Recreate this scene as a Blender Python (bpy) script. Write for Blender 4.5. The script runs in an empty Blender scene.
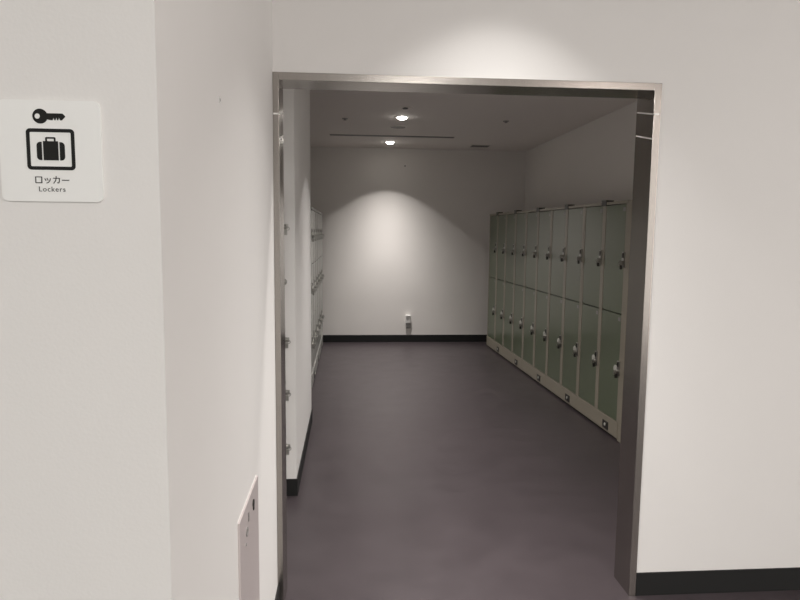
import bpy, bmesh, math
from mathutils import Matrix, Vector
S = bpy.context.scene
COL = S.collection
PI = math.pi

# ---------------------------------------------------------------- materials
def mat(name, color, rough=0.5, metal=0.0, coat=0.0, bump=0.0, bscale=60.0, var=0.0, vscale=3.0,
        emis=None, estr=0.0, stretch=None, rvar=0.0):
    m = bpy.data.materials.new(name); m.use_nodes = True
    nt = m.node_tree; b = nt.nodes['Principled BSDF']
    b.inputs['Base Color'].default_value = (*color, 1)
    b.inputs['Roughness'].default_value = rough
    b.inputs['Metallic'].default_value = metal
    b.inputs['Coat Weight'].default_value = coat
    b.inputs['Coat Roughness'].default_value = 0.08
    if emis:
        b.inputs['Emission Color'].default_value = (*emis, 1)
        b.inputs['Emission Strength'].default_value = estr
    tc = nt.nodes.new('ShaderNodeTexCoord'); mp = nt.nodes.new('ShaderNodeMapping')
    nt.links.new(tc.outputs['Object'], mp.inputs['Vector'])
    if stretch: mp.inputs['Scale'].default_value = stretch
    if var or rvar:
        n = nt.nodes.new('ShaderNodeTexNoise'); n.inputs['Scale'].default_value = vscale
        n.inputs['Detail'].default_value = 6; n.inputs['Roughness'].default_value = 0.6
        nt.links.new(mp.outputs[0], n.inputs['Vector'])
    if var:
        r = nt.nodes.new('ShaderNodeValToRGB')
        r.color_ramp.elements[0].position = 0.3; r.color_ramp.elements[1].position = 0.7
        r.color_ramp.elements[0].color = (*[max(0, c*(1-var)) for c in color], 1)
        r.color_ramp.elements[1].color = (*[min(1, c*(1+var)) for c in color], 1)
        nt.links.new(n.outputs['Fac'], r.inputs[0]); nt.links.new(r.outputs[0], b.inputs['Base Color'])
    if rvar:
        mr = nt.nodes.new('ShaderNodeMapRange')
        mr.inputs['To Min'].default_value = rough - rvar; mr.inputs['To Max'].default_value = rough + rvar
        nt.links.new(n.outputs['Fac'], mr.inputs['Value']); nt.links.new(mr.outputs[0], b.inputs['Roughness'])
    if bump:
        n2 = nt.nodes.new('ShaderNodeTexNoise'); n2.inputs['Scale'].default_value = bscale
        n2.inputs['Detail'].default_value = 3
        nt.links.new(mp.outputs[0], n2.inputs['Vector'])
        bp = nt.nodes.new('ShaderNodeBump'); bp.inputs['Strength'].default_value = bump
        bp.inputs['Distance'].default_value = 0.002
        nt.links.new(n2.outputs['Fac'], bp.inputs['Height']); nt.links.new(bp.outputs[0], b.inputs['Normal'])
    return m

M = dict(
    ceil_hall=mat('hall_ceiling_paint', (.86, .84, .82), .85, bump=.1, bscale=120),
    lframe=mat('grey_locker_frame', (.31, .31, .29), .4, coat=.2),
    wall=mat('wall_paint', (.78, .765, .745), .75, bump=.12, bscale=180, var=.012, vscale=1.5),
    wall_in=mat('inner_wall_paint', (.78, .75, .72), .75, bump=.12, bscale=180, var=.012, vscale=1.5),
    ceil=mat('ceiling_paint', (.82, .775, .74), .85, bump=.1, bscale=120),
    floor=mat('vinyl_floor', (.048, .0385, .042), .36, bump=.10, bscale=35, var=.09, vscale=4.5, rvar=.07),
    base=mat('black_skirting', (.004, .004, .0038), .7, bump=.05),
    steel=mat('brushed_steel', (.36, .335, .31), .22, metal=1, bump=.03, bscale=30, stretch=(30, 30, .6), var=.05, vscale=8),
    glint=mat('jamb_glint', (.95, .93, .9), .35, metal=.3),  # near white, imitates light glinting on the jambs
    door=mat('pale_green_door', (.118, .142, .09), .30, coat=.15, var=.03, vscale=2),
    frame=mat('cream_locker_frame', (.30, .27, .215), .42, coat=.2, var=.02),
    gap=mat('dark_gap', (.03, .03, .027), .7),
    chrome=mat('lock_chrome', (.42, .41, .385), .3, metal=1, var=.05, vscale=40),
    dark=mat('dark_plastic', (.03, .028, .025), .35, var=.1, vscale=40),
    tag=mat('pale_key_tag', (.58, .58, .53), .35, var=.03, vscale=30),
    ldoor=mat('grey_locker_door', (.34, .345, .32), .30, coat=.4, var=.02),
    plate=mat('sign_plate', (.85, .85, .83), .35, var=.01),
    ink=mat('sign_black', (.006, .006, .005), .85, var=.05),
    panel=mat('panel_steel_paint', (.60, .54, .53), .35, coat=.2, var=.02),
    panel_edge=mat('panel_edge_paint', (.83, .80, .78), .4, var=.02),
    white=mat('white_plastic', (.83, .82, .80), .35, var=.02),
    greyp=mat('grey_plastic', (.26, .25, .24), .45, var=.05),
    lens=mat('lamp_lens', (1, 1, 1), .3, emis=(1, .95, .87), estr=30),
    panelens=mat('hall_lamp_lens', (1, 1, 1), .3, emis=(1, .96, .9), estr=3),
)

# ---------------------------------------------------------------- mesh helpers
def box(bm, x0, x1, y0, y1, z0, z1, bev=0.0, seg=2, mi=0):
    t = bmesh.new()
    bmesh.ops.create_cube(t, size=1)
    for v in t.verts:
        v.co = Vector(((x0+x1)/2 + v.co.x*(x1-x0), (y0+y1)/2 + v.co.y*(y1-y0), (z0+z1)/2 + v.co.z*(z1-z0)))
    if bev:
        bmesh.ops.bevel(t, geom=list(t.edges), offset=bev, segments=seg, affect='EDGES', profile=.6)
    merge(bm, t, mi)
def merge(bm, t, mi=0):
    for f in t.faces: f.material_index = mi
    me = bpy.data.meshes.new('tmp'); t.to_mesh(me); t.free(); bm.from_mesh(me); bpy.data.meshes.remove(me)
def cyl(bm, c, r, depth, axis='Z', r2=None, seg=28, bev=0, mi=0):
    t = bmesh.new()
    bmesh.ops.create_cone(t, cap_ends=True, segments=seg, radius1=r, radius2=r if r2 is None else r2, depth=depth)
    if bev:
        es = [e for e in t.edges if len(e.link_faces) == 2 and any(len(f.verts) > 4 for f in e.link_faces)]
        bmesh.ops.bevel(t, geom=es, offset=bev, segments=2, affect='EDGES')
    rot = {'Z': Matrix(), 'Y': Matrix.Rotation(PI/2, 4, 'X'), 'X': Matrix.Rotation(PI/2, 4, 'Y')}[axis]
    bmesh.ops.transform(t, matrix=Matrix.Translation(c) @ rot, verts=t.verts)
    merge(bm, t, mi)
def ring(bm, c, ro, ri, depth, axis='Z', seg=32, mi=0):
    t = bmesh.new(); V = []
    for k in range(seg):
        a = 2*PI*k/seg; cs, sn = math.cos(a), math.sin(a)
        V.append([t.verts.new((cs*r, sn*r, z)) for r, z in ((ro, -depth/2), (ro, depth/2), (ri, depth/2), (ri, -depth/2))])
    for k in range(seg):
        A, B = V[k], V[(k+1) % seg]
        for j in range(4): t.faces.new((A[j], B[j], B[(j+1) % 4], A[(j+1) % 4]))
    bmesh.ops.recalc_face_normals(t, faces=t.faces)
    rot = {'Z': Matrix(), 'Y': Matrix.Rotation(PI/2, 4, 'X'), 'X': Matrix.Rotation(PI/2, 4, 'Y')}[axis]
    bmesh.ops.transform(t, matrix=Matrix.Translation(c) @ rot, verts=t.verts)
    merge(bm, t, mi)
def prism(bm, pts, y0, y1, hole=None):
    """outline pts (x, z) pushed out from y0 (front) to y1 (back)"""
    t = bmesh.new()
    vs = [t.verts.new((x, y0, z)) for x, z in pts]
    if hole:
        hv = [t.verts.new((x, y0, z)) for x, z in hole]
        es = [t.edges.new((vs[i], vs[(i+1) % len(vs)])) for i in range(len(vs))]
        es += [t.edges.new((hv[i], hv[(i+1) % len(hv)])) for i in range(len(hv))]
        bmesh.ops.triangle_fill(t, edges=es, use_beauty=True)
    else:
        t.faces.new(vs)
    r = bmesh.ops.extrude_face_region(t, geom=list(t.faces))
    for g in r['geom']:
        if isinstance(g, bmesh.types.BMVert): g.co.y += (y1-y0)
    bmesh.ops.recalc_face_normals(t, faces=t.faces)
    merge(bm, t)
def rrect(cx, cz, w, h, r, n=6):
    P = []
    for qx, qz, a0 in ((1, 1, 0), (-1, 1, PI/2), (-1, -1, PI), (1, -1, 3*PI/2)):
        for k in range(n+1):
            a = a0 + PI/2*k/n
            P.append((cx + qx*(w/2-r) + r*math.cos(a), cz + qz*(h/2-r) + r*math.sin(a)))
    return P
def obj(name, bm, m, parent=None, loc=None, smooth=False, kind=None):
    me = bpy.data.meshes.new(name)
    bmesh.ops.recalc_face_normals(bm, faces=bm.faces)
    bm.to_mesh(me); bm.free()
    for k in (m if isinstance(m, (list, tuple)) else [m]): me.materials.append(M[k])
    if smooth:
        for p in me.polygons: p.use_smooth = True
        me.set_sharp_from_angle(angle=math.radians(35))
    o = bpy.data.objects.new(name, me); COL.objects.link(o)
    if parent: o.parent = parent
    if loc: o.location = loc
    if kind: o['kind'] = kind
    return o
def tag(o, label, cat, group=None):
    o['label'] = label; o['category'] = cat
    if group: o['group'] = group
    return o
def thing(name, label=None, cat=None, loc=(0, 0, 0), rz=0, group=None):
    o = bpy.data.objects.new(name, None); COL.objects.link(o); o.empty_display_size = .1
    o.location = loc; o.rotation_euler = (0, 0, rz)
    if label: tag(o, label, cat, group)
    return o
def dup(root, loc, rz, label):
    r = root.copy(); COL.objects.link(r); r.location = loc; r.rotation_euler = (0, 0, rz); r['label'] = label
    for ch in list(root.children):
        c = ch.copy(); COL.objects.link(c); c.parent = r
        for g in list(ch.children):
            d = g.copy(); COL.objects.link(d); d.parent = c
    return r
def struct(name, boxes, m, bev=0):
    bm = bmesh.new()
    for b in boxes: box(bm, *b, bev=bev)
    return obj(name, bm, m, kind='structure')

# ---------------------------------------------------------------- the setting
HC = 3.0      # hall ceiling
RC = 2.695    # locker room ceiling
YF, YB = 2.527, 2.674     # front wall faces
BKY = 8.903
struct('floor', [(-3.6, 4.6, -4.2, 9.1, -.06, 0)], 'floor')
struct('wall_front', [(1.232, 4.5, YF, YB, 0, HC), (-.2945, 1.232, YF, YB, 2.15, HC)], 'wall')
struct('wall_left', [(-.45, -.295, 1.029, YB, 0, HC)], 'wall')
struct('wall_sign', [(-3.5, -.45, 1.029, 1.179, 0, HC)], 'wall')
struct('wall_hall_right', [(4.5, 4.6, .9, YB, 0, HC), (4.5, 4.6, -4.1, .9, 0, .1), (4.5, 4.6, -4.1, .9, HC-.08, HC)], 'wall')
struct('added_window_2', [(4.52, 4.58, -4.1+k*1.65-.03, -4.1+k*1.65+.03, .1, HC-.08) for k in range(0, 4)], 'steel')  # unseen window, added with its opening to light the left wall
struct('wall_hall_back', [(-3.5, 4.5, -4.2, -4.1, 0, .1), (-3.5, 4.5, -4.2, -4.1, HC-.08, HC)], 'wall')
struct('added_window_1', [(-3.5+k*2.0-.03, -3.5+k*2.0+.03, -4.19, -4.11, .1, HC-.08) for k in range(1, 4)] + [(-3.5, 4.5, -4.19, -4.11, 1.0, 1.05)], 'steel')  # made-up window bars; the opening is added to let even fill light in
struct('wall_hall_left', [(-3.6, -3.5, -4.2, 1.179, 0, HC)], 'wall')
struct('ceiling_hall', [(-3.6, 4.6, -4.2, YB, HC, HC+.08)], 'ceil_hall')
struct('ceiling', [(-1.0, 2.65, YB, 9.1, RC, RC+.08)], 'ceil')
struct('wall_back', [(-.95, 2.6, BKY, 9.05, 0, RC)], 'wall_in')
struct('wall_right', [(2.452, 2.6, YB, BKY, 0, RC)], 'wall_in')
struct('wall_room_left', [(-.95, -.83, YB, BKY, 0, RC)], 'wall_in')
struct('wall_pillar', [(-.83, -.312, 3.662, 5.14, 0, RC)], 'wall')
# black skirting
T = .007
def skirting(name, boxes):
    struct(name, boxes, 'base', bev=.0012)
skirting('baseboard_front', [(1.238, 4.5, YF-T, YF, 0, .103)])
skirting('baseboard_left', [(-.295, -.295+T, 1.029-T, YF-.006, 0, .103)])
skirting('baseboard_sign', [(-3.5, -.296, 1.029-T, 1.029, 0, .103)])
skirting('baseboard_back', [(-.83, 2.452, BKY-T, BKY, 0, .103)])
skirting('baseboard_pillar', [(-.83, -.312+T, 3.662-T, 3.662, 0, .103), (-.312, -.312+T, 3.662, 5.14, 0, .103),
                              (-.83, -.312+T, 5.14, 5.14+T, 0, .103)])
skirting('baseboard_right', [(2.452-T, 2.452, YB, 4.5, 0, .103)])

# steel door lining
fr = thing('door_1'); fr['kind'] = 'structure'
f0, f1 = YF-.006, YB+.004
bm = bmesh.new(); box(bm, -.2945, -.271, f0, f1, 0, 2.157, bev=.0015); obj('jamb', bm, 'steel', fr)
bm = bmesh.new(); box(bm, 1.207, 1.237, f0, f1, 0, 2.157, bev=.0015); obj('jamb', bm, 'steel', fr)
bm = bmesh.new(); box(bm, -.271, 1.207, f0, f1, 2.128, 2.157, bev=.0015); obj('header', bm, 'steel', fr)
for xa, xb, z in ((1.2055, 1.2300, 2.036), (1.2055, 1.2095, 1.940), (-.2925, -.2695, 2.002), (-.274, -.2695, 1.909)):  # strips shaped to imitate light streaks reflected in the steel
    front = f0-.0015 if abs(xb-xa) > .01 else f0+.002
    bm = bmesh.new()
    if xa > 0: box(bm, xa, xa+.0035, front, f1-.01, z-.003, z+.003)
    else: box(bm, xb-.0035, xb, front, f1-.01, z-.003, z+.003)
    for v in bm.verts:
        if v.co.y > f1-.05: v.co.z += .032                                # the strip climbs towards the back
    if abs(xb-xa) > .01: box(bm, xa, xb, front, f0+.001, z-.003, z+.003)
    obj('glint_strip', bm, 'glint', fr)

# ---------------------------------------------------------------- lockers
# local frame: doors face -Y, x runs along the row, the base sits on z = 0
def locker_unit(name, W, H, D, cols, tiers, side, z0, doorm, locks, stile=.060, brackets=True, fm='frame', bx=0, fob='dark'):
    """side=+1 puts the locks at the +x edge of each door. locks: (lock height, key?, tag material) per tier"""
    root = thing(name)
    bm = bmesh.new()
    box(bm, -W/2, W/2, .0, D, .018, H, bev=.003)                       # carcass behind the doors
    cw = W/cols
    for c in range(cols+1):
        x = -W/2 + c*cw; hw = stile/2
        a, b = max(-W/2, x-hw), min(W/2, x+hw)
        box(bm, a, b, -.0255, .002, z0, H-.002, bev=.003)
    box(bm, -W/2, W/2, -.030, .002, H-.022, H, bev=.002)
    obj('body', bm, fm, root)
    bm = bmesh.new(); box(bm, -W/2, W/2, -.030, .002, .018, z0, bev=.002)
    obj('base_panel', bm, fm, root)
    bm = bmesh.new(); box(bm, -W/2+.004, W/2-.004, -.014, D-.03, 0, .019)
    obj('toe_plinth', bm, 'gap', root)
    bm = bmesh.new()                                                     # floor bolt cover
    box(bm, -.050, .050, -.0345, -.029, .034, .096, bev=.0015)
    bc = obj('bolt_cover', bm, 'dark', root, loc=(bx, 0, 0))
    bm = bmesh.new(); cyl(bm, (0, -.036, .068), .013, .006, 'Y', seg=16, bev=.001)
    obj('bolt', bm, 'tag', bc, smooth=True)
    if brackets:
        bm = bmesh.new(); box(bm, -.045, .045, -.034, .03, H-.028, H+.016, bev=.002)
        obj('joining_bracket', bm, 'dark', root)
    bm = bmesh.new(); box(bm, -W/2+.006, W/2-.006, -.004, .004, z0, H-.022)
    obj('reveal', bm, 'gap', root)
    dz = (H-.024-z0)/tiers
    for c in range(cols):
        for t in range(tiers):
            xa, xb = -W/2+c*cw+stile/2+.003, -W/2+(c+1)*cw-stile/2-.003
            za, zb = z0+t*dz+.004, z0+(t+1)*dz-.004
            bm = bmesh.new(); box(bm, xa, xb, -.023, -.003, za, zb, bev=.0025)
            d = obj('door', bm, doorm, root)
            lz, key, tg = locks[t]
            lx = (xb+.002) if side > 0 else (xa+.006)
            bm = bmesh.new()                                             # lock case
            box(bm, lx-.021, lx+.021, -.034, -.0215, lz-.052, lz+.062, bev=.004)
            cyl(bm, (lx, -.040, lz-.018), .016, .014, 'Y', bev=.002)
            cyl(bm, (lx, -.045, lz-.018), .010, .012, 'Y', bev=.001)
            obj('lock', bm, 'chrome', d, smooth=True)
            bm = bmesh.new()                                             # coin slot plate
            box(bm, lx-.013, lx+.013, -.0365, -.033, lz+.018, lz+.056, bev=.001)
            box(bm, lx-.002, lx+.002, -.039, -.036, lz+.024, lz+.050, mi=0)
            obj('coin_slot', bm, 'dark', d)
            bm = bmesh.new(); box(bm, (lx-.05) if side > 0 else lx+.01, (lx-.01) if side > 0 else lx+.05, -.0245, -.0225, zb-.05, zb-.022, bev=.0006)
            obj('number_plate', bm, 'greyp', d)
            if key:
                bm = bmesh.new()
                box(bm, lx-.0025, lx+.0025, -.062, -.046, lz-.030, lz-.004, bev=.001)
                ring(bm, (lx, -.058, lz-.030), .011, .007, .002, 'X', seg=18)
                obj('key', bm, 'chrome', d, smooth=True)
                bm = bmesh.new()
                s = -side
                box(bm, lx-.003, lx+.003, -.056, -.036, lz-.066, lz-.036, bev=.002)
                obj('key_fob', bm, fob, d)
                if tg:
                    bm = bmesh.new(); cyl(bm, (lx+s*.030, -.038, lz+.002), .027, .007, 'Y', seg=24, bev=.002)
                    obj('tag_disc', bm, tg, d, smooth=True)
    return root

# right hand row: five units of two columns and two tiers
a = Vector((1.893, 8.58, 0)); b = Vector((2.0233, 4.54, 0)); u = (b-a).normalized()
rz = math.atan2(u.y, u.x); nrm = Vector((math.cos(rz), math.sin(rz), 0)); nrm = Vector((-nrm.y, nrm.x, 0))  # local +Y
GR = 'pale green coin lockers on the right wall'
rl = ['nearest pale green coin locker unit, right beside the steel doorway post',
      'green coin locker unit second from the doorway in the right hand row',
      'middle green coin locker unit of the five in the right hand row',
      'green coin locker unit second from the back wall in the right hand row',
      'farthest green coin locker unit of the right hand row, next to back wall']
first = None
for k in range(5):
    c = b - u*(.404 + .808*k) + nrm*.022
    if k == 0:
        first = locker_unit('coin_locker', .807, 1.805, .40, 2, 2, +1, .14, 'door',
                            [(.545, True, 'tag'), (1.365, True, None)], bx=.2)
        first.location = c; first.rotation_euler = (0, 0, rz); tag(first, rl[0], 'locker', GR)
    else:
        dup(first, c, rz, rl[k])
bm = bmesh.new(); box(bm, .4045, .46, -.027, .40, .002, 1.805, bev=.002)
obj('end_panel', bm, 'frame', first)

# left hand row beyond the pillar: units of two columns and three tiers
GL = 'grey small coin lockers on the left wall'
ll = ['grey three tier coin locker unit at the far end of left wall, against back wall',
      'grey three tier coin locker unit second from the back wall on the left',
      'grey three tier coin locker unit third from the back wall, partly behind the pillar']
for k in range(3):
    c = (-.398, 8.72-.425-.85*k, 0)
    if k == 0:
        lf = locker_unit('small_coin_locker', .849, 1.79, .41, 2, 3, -1, .15, 'ldoor',
                         [(.47, True, 'tag'), (1.0, True, 'tag'), (1.52, True, 'tag')], brackets=False, fm='lframe', fob='chrome')
        lf.location = c; lf.rotation_euler = (0, 0, PI/2); tag(lf, ll[0], 'locker', GL)
    else:
        dup(lf, c, PI/2, ll[k])
nl = locker_unit('small_coin_locker', .88, 1.79, .41, 2, 5, +1, .15, 'ldoor',
                 [(.335, True, None), (.655, True, None), (.96, True, None), (1.29, False, None), (1.60, True, None)], brackets=False, fm='lframe', fob='chrome')
nl.location = (-.404, 3.20, 0); nl.rotation_euler = (0, 0, PI/2)
tag(nl, 'five tier coin locker unit mostly hidden between left doorway post and white pillar', 'locker')

# ---------------------------------------------------------------- sign
sg = thing('locker_sign', 'square white sign with key and suitcase pictograms and the word Lockers', 'sign', (-.4532, 1.029, 1.6010))
bm = bmesh.new(); prism(bm, rrect(0, .0747, .149, .1512, .0095, 8), -.004, 0); obj('plate', bm, 'plate', sg)
y0, y1 = -.0046, -.0038
def ipx(px, py):  # sign coordinates: origin bottom centre, taken from the pictogram layout on the plate
    return (px, py)
bm = bmesh.new()  # key
kx, kz, R = -.0135, .1265, .0110
N = 28
circ = []
a0 = math.asin(.0045/R)
for k in range(N+1):
    t = a0 + (2*PI-2*a0)*k/N
    circ.append((kx+R*math.cos(t), kz+R*math.sin(t)))
x = kx
key = circ + [(kx+.0150, kz-.0056), (kx+.0180, kz-.0056), (kx+.0195, kz-.0018), (kx+.0210, kz-.0056), (kx+.0222, kz-.0056),
              (kx+.0235, kz-.0014), (kx+.0250, kz-.0056), (kx+.0262, kz-.0056), (kx+.0275, kz-.0014), (kx+.0290, kz-.0056),
              (kx+.0315, kz-.0056), (kx+.0365, kz-.0005), (kx+.0365, kz+.0008), (kx+.0335, kz+.0040), (kx+.0320, kz+.0045)]
hole = [(kx-.0040+.0040*math.cos(2*PI*k/18), kz+.0040*math.sin(2*PI*k/18)) for k in range(18)]
prism(bm, key, y0, y1, hole)
obj('key_pictogram', bm, 'ink', sg)
bm = bmesh.new()
prism(bm, rrect(0, .0775, .0705, .0615, .006, 6), y0, y1, rrect(0, .0775, .0600, .0510, .0018, 4))
obj('square_border', bm, 'ink', sg)
bm = bmesh.new()  # suitcase
prism(bm, rrect(0, .0755, .0220, .0285, .0004, 2), y0, y1)
def halfcase(s):
    P = rrect(0, .0750, .0400, .0275, .0055, 6)
    P = [(s*max(p[0], .0132), p[1]) for p in P if p[0] > .010] + []
    P = [(s*.0132, .0750+.01375)] + [(s*p[0], p[1]) for p in [(q[0]*s, q[1]) for q in P][::-1]] + [(s*.0132, .0750-.01375)] if False else P
    return P
for s in (1, -1):
    r = .0055; xo, xi, zt, zb = .0205, .0130, .0885, .0612
    P = [(xi, zb)] + [(xo-r+r*math.cos(t), zb+r+r*math.sin(t)) for t in [(-PI/2)+PI/2*k/6 for k in range(7)]] \
        + [(xo-r+r*math.cos(t), zt-r+r*math.sin(t)) for t in [PI/2*k/6 for k in range(7)]] + [(xi, zt)]
    prism(bm, [(s*x, z) for x, z in P], y0, y1)
prism(bm, [(-.0075, .0893), (-.0075, .0945), (-.0062, .0958), (.0062, .0958), (.0075, .0945), (.0075, .0893),
           (.0050, .0893), (.0050, .0934), (-.0050, .0934), (-.0050, .0893)], y0, y1)
obj('suitcase_pictogram', bm, 'ink', sg)
# kana strokes
bm = bmesh.new()
def stroke(pts, w=.0011):
    for (ax_, az_), (bx_, bz_) in zip(pts, pts[1:]):
        d = Vector((bx_-ax_, bz_-az_)); d.normalize(); n = Vector((-d.y, d.x))*w/2; e = d*w/2
        prism(bm, [(ax_-e.x+n.x, az_-e.y+n.y), (ax_-e.x-n.x, az_-e.y-n.y), (bx_+e.x-n.x, bz_+e.y-n.y), (bx_+e.x+n.x, bz_+e.y+n.y)], y0, y1)
s0, zb = -.0250, .0268
def K(i, pts, w=.0011, sc=1.0): stroke([(s0 + i*.0131 + px*.0105*sc, zb + pz*.0105*sc) for px, pz in pts], w)
K(0, [(.08, .88), (.92, .88), (.92, .05), (.08, .05), (.08, .88)], .0012)
K(1, [(.12, .62), (.24, .38)]); K(1, [(.42, .68), (.54, .44)]); K(1, [(.88, .64), (.78, .34), (.58, .12), (.36, .02)])
K(2, [(.06, .72), (.90, .72), (.87, .30), (.78, .05), (.60, .08)]); K(2, [(.44, .98), (.44, .70), (.34, .35), (.08, .02)])
K(3, [(.06, .46), (.96, .46)], .0013)
obj('kana_lettering', bm, 'ink', sg)
cu = bpy.data.curves.new('tmp_text', 'FONT'); cu.body = 'Lockers'; cu.size = .0106; cu.align_x = 'CENTER'
cu.extrude = .0003; cu.space_character = 1.18
to = bpy.data.objects.new('tmp_text', cu); COL.objects.link(to)
bpy.context.view_layer.update()
me = bpy.data.meshes.new_from_object(to.evaluated_get(bpy.context.evaluated_depsgraph_get()))
bpy.data.objects.remove(to); bpy.data.curves.remove(cu)
me.name = 'latin_lettering'; me.materials.clear(); me.materials.append(M['ink'])
me.transform(Matrix.Translation((-.0008, -.0042, .0143)) @ Matrix.Rotation(PI/2, 4, 'X'))
lo = bpy.data.objects.new('latin_lettering', me); COL.objects.link(lo); lo.parent = sg

# ---------------------------------------------------------------- low metal panel on the left wall (faces +X)
pn = thing('wall_access_panel', 'tall narrow pinkish grey metal panel low on left wall with keyhole', 'access panel', (-.295, 1.803, .18))
bm = bmesh.new(); box(bm, 0, .0012, -.1695, .1705, 0, .611); obj('back_frame', bm, 'panel_edge', pn)
bm = bmesh.new(); box(bm, .0012, .0065, -.1685, .1700, .001, .609, bev=.0012); obj('cover', bm, 'panel', pn)
bm = bmesh.new()
ring(bm, (.0080, -.060, .534), .013, .009, .003, 'X', seg=20)
box(bm, .0065, .0095, -.034, -.026, .552, .578, bev=.001)
cyl(bm, (.0075, -.078, .505), .004, .003, 'X', seg=12)
obj('latch', bm, 'greyp', pn)
bm = bmesh.new()
cyl(bm, (.0080, .060, .566), .011, .004, 'X', seg=20); box(bm, .0065, .0105, .055, .065, .545, .566, bev=.001)
obj('keyhole_plate', bm, 'dark', pn)

# screw anchor hole in the left wall
an = thing('wall_plug', 'tiny dark screw hole with pale rim high on left wall', 'wall plug', (-.295, 1.509, 1.852))
bm = bmesh.new(); ring(bm, (.0008, 0, 0), .0075, .0042, .0016, 'X', seg=20); obj('rim', bm, 'white', an)
bm = bmesh.new(); cyl(bm, (.0008, 0, 0), .0043, .0012, 'X', seg=16); obj('hole', bm, 'dark', an)

# ---------------------------------------------------------------- back wall fittings
wo = thing('wall_outlet', 'small white wall unit with grey lower half just above back skirting', 'outlet', (.822, BKY, .20))
bm = bmesh.new(); box(bm, -.036, .036, -.035, 0, .075, .175, bev=.008, seg=3); obj('housing', bm, 'white', wo, smooth=True)
bm = bmesh.new(); box(bm, -.034, .034, -.026, 0, 0, .078, bev=.006); ring(bm, (0, -.028, .036), .017, .010, .006, 'Y')
obj('socket', bm, 'greyp', wo)
bm = bmesh.new(); box(bm, -.034, .034, -.050, -.001, .170, .190, bev=.007, seg=3); obj('cap', bm, 'white', wo, smooth=True)
bm = bmesh.new(); cyl(bm, (0, -.003, 0), .011, .006, 'Y', bev=.001)
o = obj('wall_sensor', bm, 'greyp', loc=(.755, BKY, 2.459)); tag(o, 'tiny grey round dot high on the back wall above the light pool', 'sensor')

# ---------------------------------------------------------------- ceiling fittings of the locker room
def downlight(name, label, x, y, zc, energy, size, blend, colr, group, r=.052, lens='lens', power=7.5):
    t = thing(name, label, 'ceiling light', (x, y, zc), 0, group)
    bm = bmesh.new(); ring(bm, (0, 0, -.003), r+.014, r, .006, 'Z', seg=40); obj('trim_ring', bm, 'white', t, smooth=True)
    bm = bmesh.new(); t2 = bmesh.new(); bmesh.ops.create_uvsphere(t2, u_segments=36, v_segments=16, radius=1)
    bmesh.ops.delete(t2, geom=[v for v in t2.verts if v.co.z > .001], context='VERTS')
    for v in t2.verts: v.co = Vector((v.co.x*(r-.001), v.co.y*(r-.001), v.co.z*.028))
    merge(bm, t2); obj('lens', bm, lens, t, smooth=True)
    L = bpy.data.lights.new('lamp', 'SPOT'); L.energy = energy; L.color = colr; L.spot_size = math.radians(size); L.spot_blend = blend
    L.shadow_soft_size = .035
    L.use_nodes = True; nt = L.node_tree; em = nt.nodes['Emission']      # reflector: light bundled towards straight down
    tc = nt.nodes.new('ShaderNodeTexCoord'); sx = nt.nodes.new('ShaderNodeSeparateXYZ')
    ab = nt.nodes.new('ShaderNodeMath'); ab.operation = 'ABSOLUTE'
    pw = nt.nodes.new('ShaderNodeMath'); pw.operation = 'POWER'; pw.inputs[1].default_value = power
    nt.links.new(tc.outputs['Normal'], sx.inputs[0]); nt.links.new(sx.outputs['Z'], ab.inputs[0])
    nt.links.new(ab.outputs[0], pw.inputs[0]); nt.links.new(pw.outputs[0], em.inputs['Strength'])
    lo = bpy.data.objects.new('lamp', L); COL.objects.link(lo); lo.parent = t; lo.location = (0, 0, -.036)
    return t
WARM = (1, .955, .92)
ROOM_E = 325
downlight('recessed_downlight', 'lit round ceiling downlight in front of the dark slot, nearer the doorway', .514, 6.485, RC, ROOM_E, 100, .10, WARM, 'locker room downlights')
downlight('recessed_downlight', 'lit round ceiling downlight nearest the back wall, behind the dark slot', .507, 8.285, RC, ROOM_E, 100, .10, WARM, 'locker room downlights')
downlight('recessed_downlight', 'ceiling downlight above the white pillar, hidden above the doorway header', .52, 4.685, RC, ROOM_E, 100, .10, WARM, 'locker room downlights')

downlight('recessed_downlight', 'ceiling downlight just inside the doorway, hidden above its header', .52, 2.93, RC, ROOM_E, 100, .10, WARM, 'locker room downlights')

sl = thing('slot_diffuser', 'long thin dark air slot across the locker room ceiling', 'air vent', (.503, 7.77, RC))
bm = bmesh.new()
for y in (-.045, .039): box(bm, -.745, .745, y, y+.006, -.004, 0)
for x in (-.745, .741): box(bm, x, x+.004, -.045, .045, -.004, 0)
obj('frame', bm, 'greyp', sl)
bm = bmesh.new(); box(bm, -.742, .742, -.040, .040, -.0015, 0); obj('slot', bm, 'dark', sl)
sp = thing('ceiling_speaker', 'flat round grey disc on ceiling just behind the nearer downlight', 'ceiling speaker', (.52, 7.10, RC))
bm = bmesh.new(); ring(bm, (0, 0, -.003), .095, .082, .006, 'Z', seg=40); obj('rim', bm, 'ceil', sp)
bm = bmesh.new(); cyl(bm, (0, 0, -.002), .083, .004, 'Z', seg=40); obj('grille', bm, 'greyp', sp)
dt = thing('ceiling_emergency_light', 'small unlit round ceiling fitting with dark eye nearest the doorway', 'ceiling fitting', (.515, 5.99, RC))
bm = bmesh.new(); cyl(bm, (0, 0, -.002), .062, .012, 'Z', r2=.066, seg=36); obj('body', bm, 'ceil', dt)
bm = bmesh.new(); cyl(bm, (-.012, -.015, -.012), .026, .012, 'Z', seg=24, bev=.003); obj('eye', bm, 'dark', dt)
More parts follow.
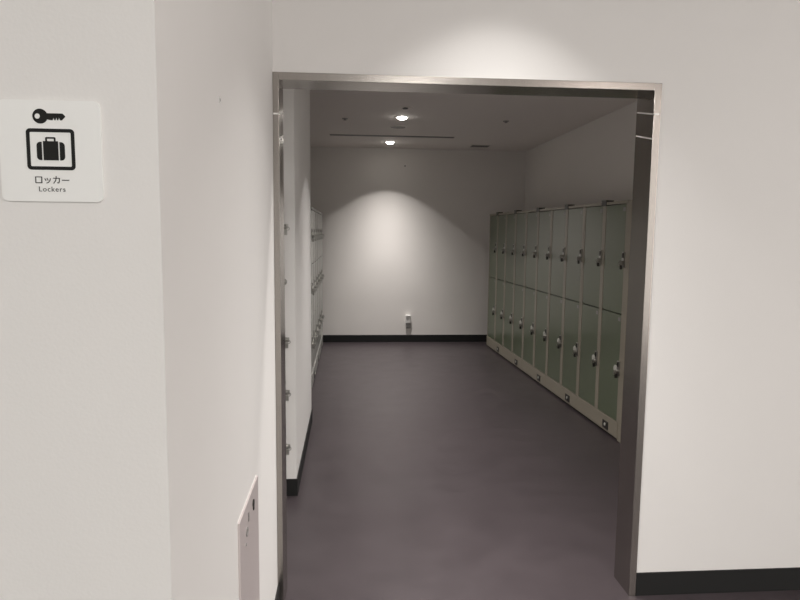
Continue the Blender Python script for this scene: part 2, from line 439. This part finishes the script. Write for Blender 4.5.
def sprinkler(x, y, label):
    t = thing('ceiling_sprinkler', label, 'sprinkler', (x, y, RC), 0, 'ceiling sprinklers')
    bm = bmesh.new(); cyl(bm, (0, 0, -.001), .030, .010, 'Z', seg=28, bev=.001); obj('escutcheon', bm, 'greyp', t)
    bm = bmesh.new(); cyl(bm, (0, 0, -.009), .011, .012, 'Z', seg=16); cyl(bm, (0, 0, -.016), .016, .003, 'Z', seg=20); obj('nozzle', bm, 'greyp', t)
sprinkler(-.053, 6.65, 'tiny dark sprinkler head on the left half of locker room ceiling')
sprinkler(1.588, 6.57, 'tiny dark sprinkler head on the right half of locker room ceiling')
vt = thing('ceiling_vent', 'small rectangular grey ceiling grille close to back wall on the right', 'air vent', (1.711, 8.48, RC))
bm = bmesh.new()
for x0, x1, ya, yb in ((-.135, .135, -.12, -.105), (-.135, .135, .105, .12), (-.135, -.12, -.105, .105), (.12, .135, -.105, .105)): box(bm, x0, x1, ya, yb, -.006, 0)
obj('frame', bm, 'ceil', vt)
bm = bmesh.new(); box(bm, -.12, .12, -.105, .105, -.001, 0); obj('opening', bm, 'dark', vt)
bm = bmesh.new()
for k in range(7): y = -.09+k*.03; box(bm, -.12, .12, y-.004, y+.004, -.005, -.0012)
obj('louvre', bm, 'greyp', vt)

# ---------------------------------------------------------------- hall lamps: a downlight, and added fill panels (above and behind the camera)
downlight('hall_downlight', 'hall ceiling downlight in front of the doorway', .56, 2.0, HC, 370, 88, .25, (1, .97, .94), 'hall downlights', lens='panelens', power=12)
def fill_panel(x, y, label, energy, colr, w=.6, d=.6):  # unseen panels added for general fill in the hall
    t = thing('added_fill_panel', label, 'ceiling light', (x, y, HC), 0, 'added hall fill panels')
    bm = bmesh.new()
    for x0, x1, ya, yb in ((-w/2-.02, w/2+.02, -d/2-.02, -d/2), (-w/2-.02, w/2+.02, d/2, d/2+.02), (-w/2-.02, -w/2, -d/2, d/2), (w/2, w/2+.02, -d/2, d/2)):
        box(bm, x0, x1, ya, yb, -.012, 0)
    obj('frame', bm, 'white', t)
    bm = bmesh.new(); box(bm, -w/2, w/2, -d/2, d/2, -.006, 0); obj('diffuser', bm, 'panelens', t)
    L = bpy.data.lights.new('lamp', 'AREA'); L.shape = 'RECTANGLE'; L.size = w-.02; L.size_y = d-.02; L.energy = energy; L.color = colr
    lo = bpy.data.objects.new('lamp', L); COL.objects.link(lo); lo.parent = t; lo.location = (0, 0, -.010)
fill_panel(-1.7, -2.4, 'added hall ceiling fill panel on the left side', 25, (.95, 1, .95))
fill_panel(.7, -2.4, 'added hall ceiling fill panel behind the viewer', 50, (1, .97, .94))
fill_panel(3.0, -2.9, 'added hall ceiling fill panel on the right side', 55, (1, .89, .84))

# fill light added outside the made-up window in the hall's right wall
L = bpy.data.lights.new('added_side_fill', 'AREA'); L.shape = 'RECTANGLE'; L.size = 4.6; L.size_y = 2.6; L.energy = 80; L.color = (1, .925, .885)
lo = bpy.data.objects.new('added_side_fill', L); COL.objects.link(lo); lo.location = (4.62, -1.6, 1.5); lo.rotation_euler = (0, PI/2, 0)
lo.rotation_euler = Vector((1, 0, 0)).to_track_quat('Z', 'Y').to_euler()
# ---------------------------------------------------------------- world, camera, colour management
w = bpy.data.worlds.new('World'); S.world = w; w.use_nodes = True
w.node_tree.nodes['Background'].inputs[0].default_value = (1, .982, .94, 1)
w.node_tree.nodes['Background'].inputs[1].default_value = .92
import numpy as _np
f = 637.0
def unit(v): return v/_np.linalg.norm(v)
ay = unit(_np.array([-50, 69, -f])); ax = _np.array([8093, -16, -f]); ax = unit(ax-ay*(ax@ay)); az = _np.cross(ax, ay)
cam = bpy.data.cameras.new('camera'); cam.sensor_width = 36; cam.sensor_fit = 'HORIZONTAL'; cam.lens = 36*f/800; cam.clip_start = .05
co = bpy.data.objects.new('camera', cam); COL.objects.link(co)
mw = Matrix([list(map(float, ax))+[0], list(map(float, ay))+[0], list(map(float, az))+[1.56], [0, 0, 0, 1]])
co.matrix_world = mw
S.camera = co
S.view_settings.view_transform = 'Standard'; S.view_settings.look = 'None'
S.view_settings.gamma = 1; S.view_settings.use_curve_mapping = False; S.view_settings.exposure = 0.1
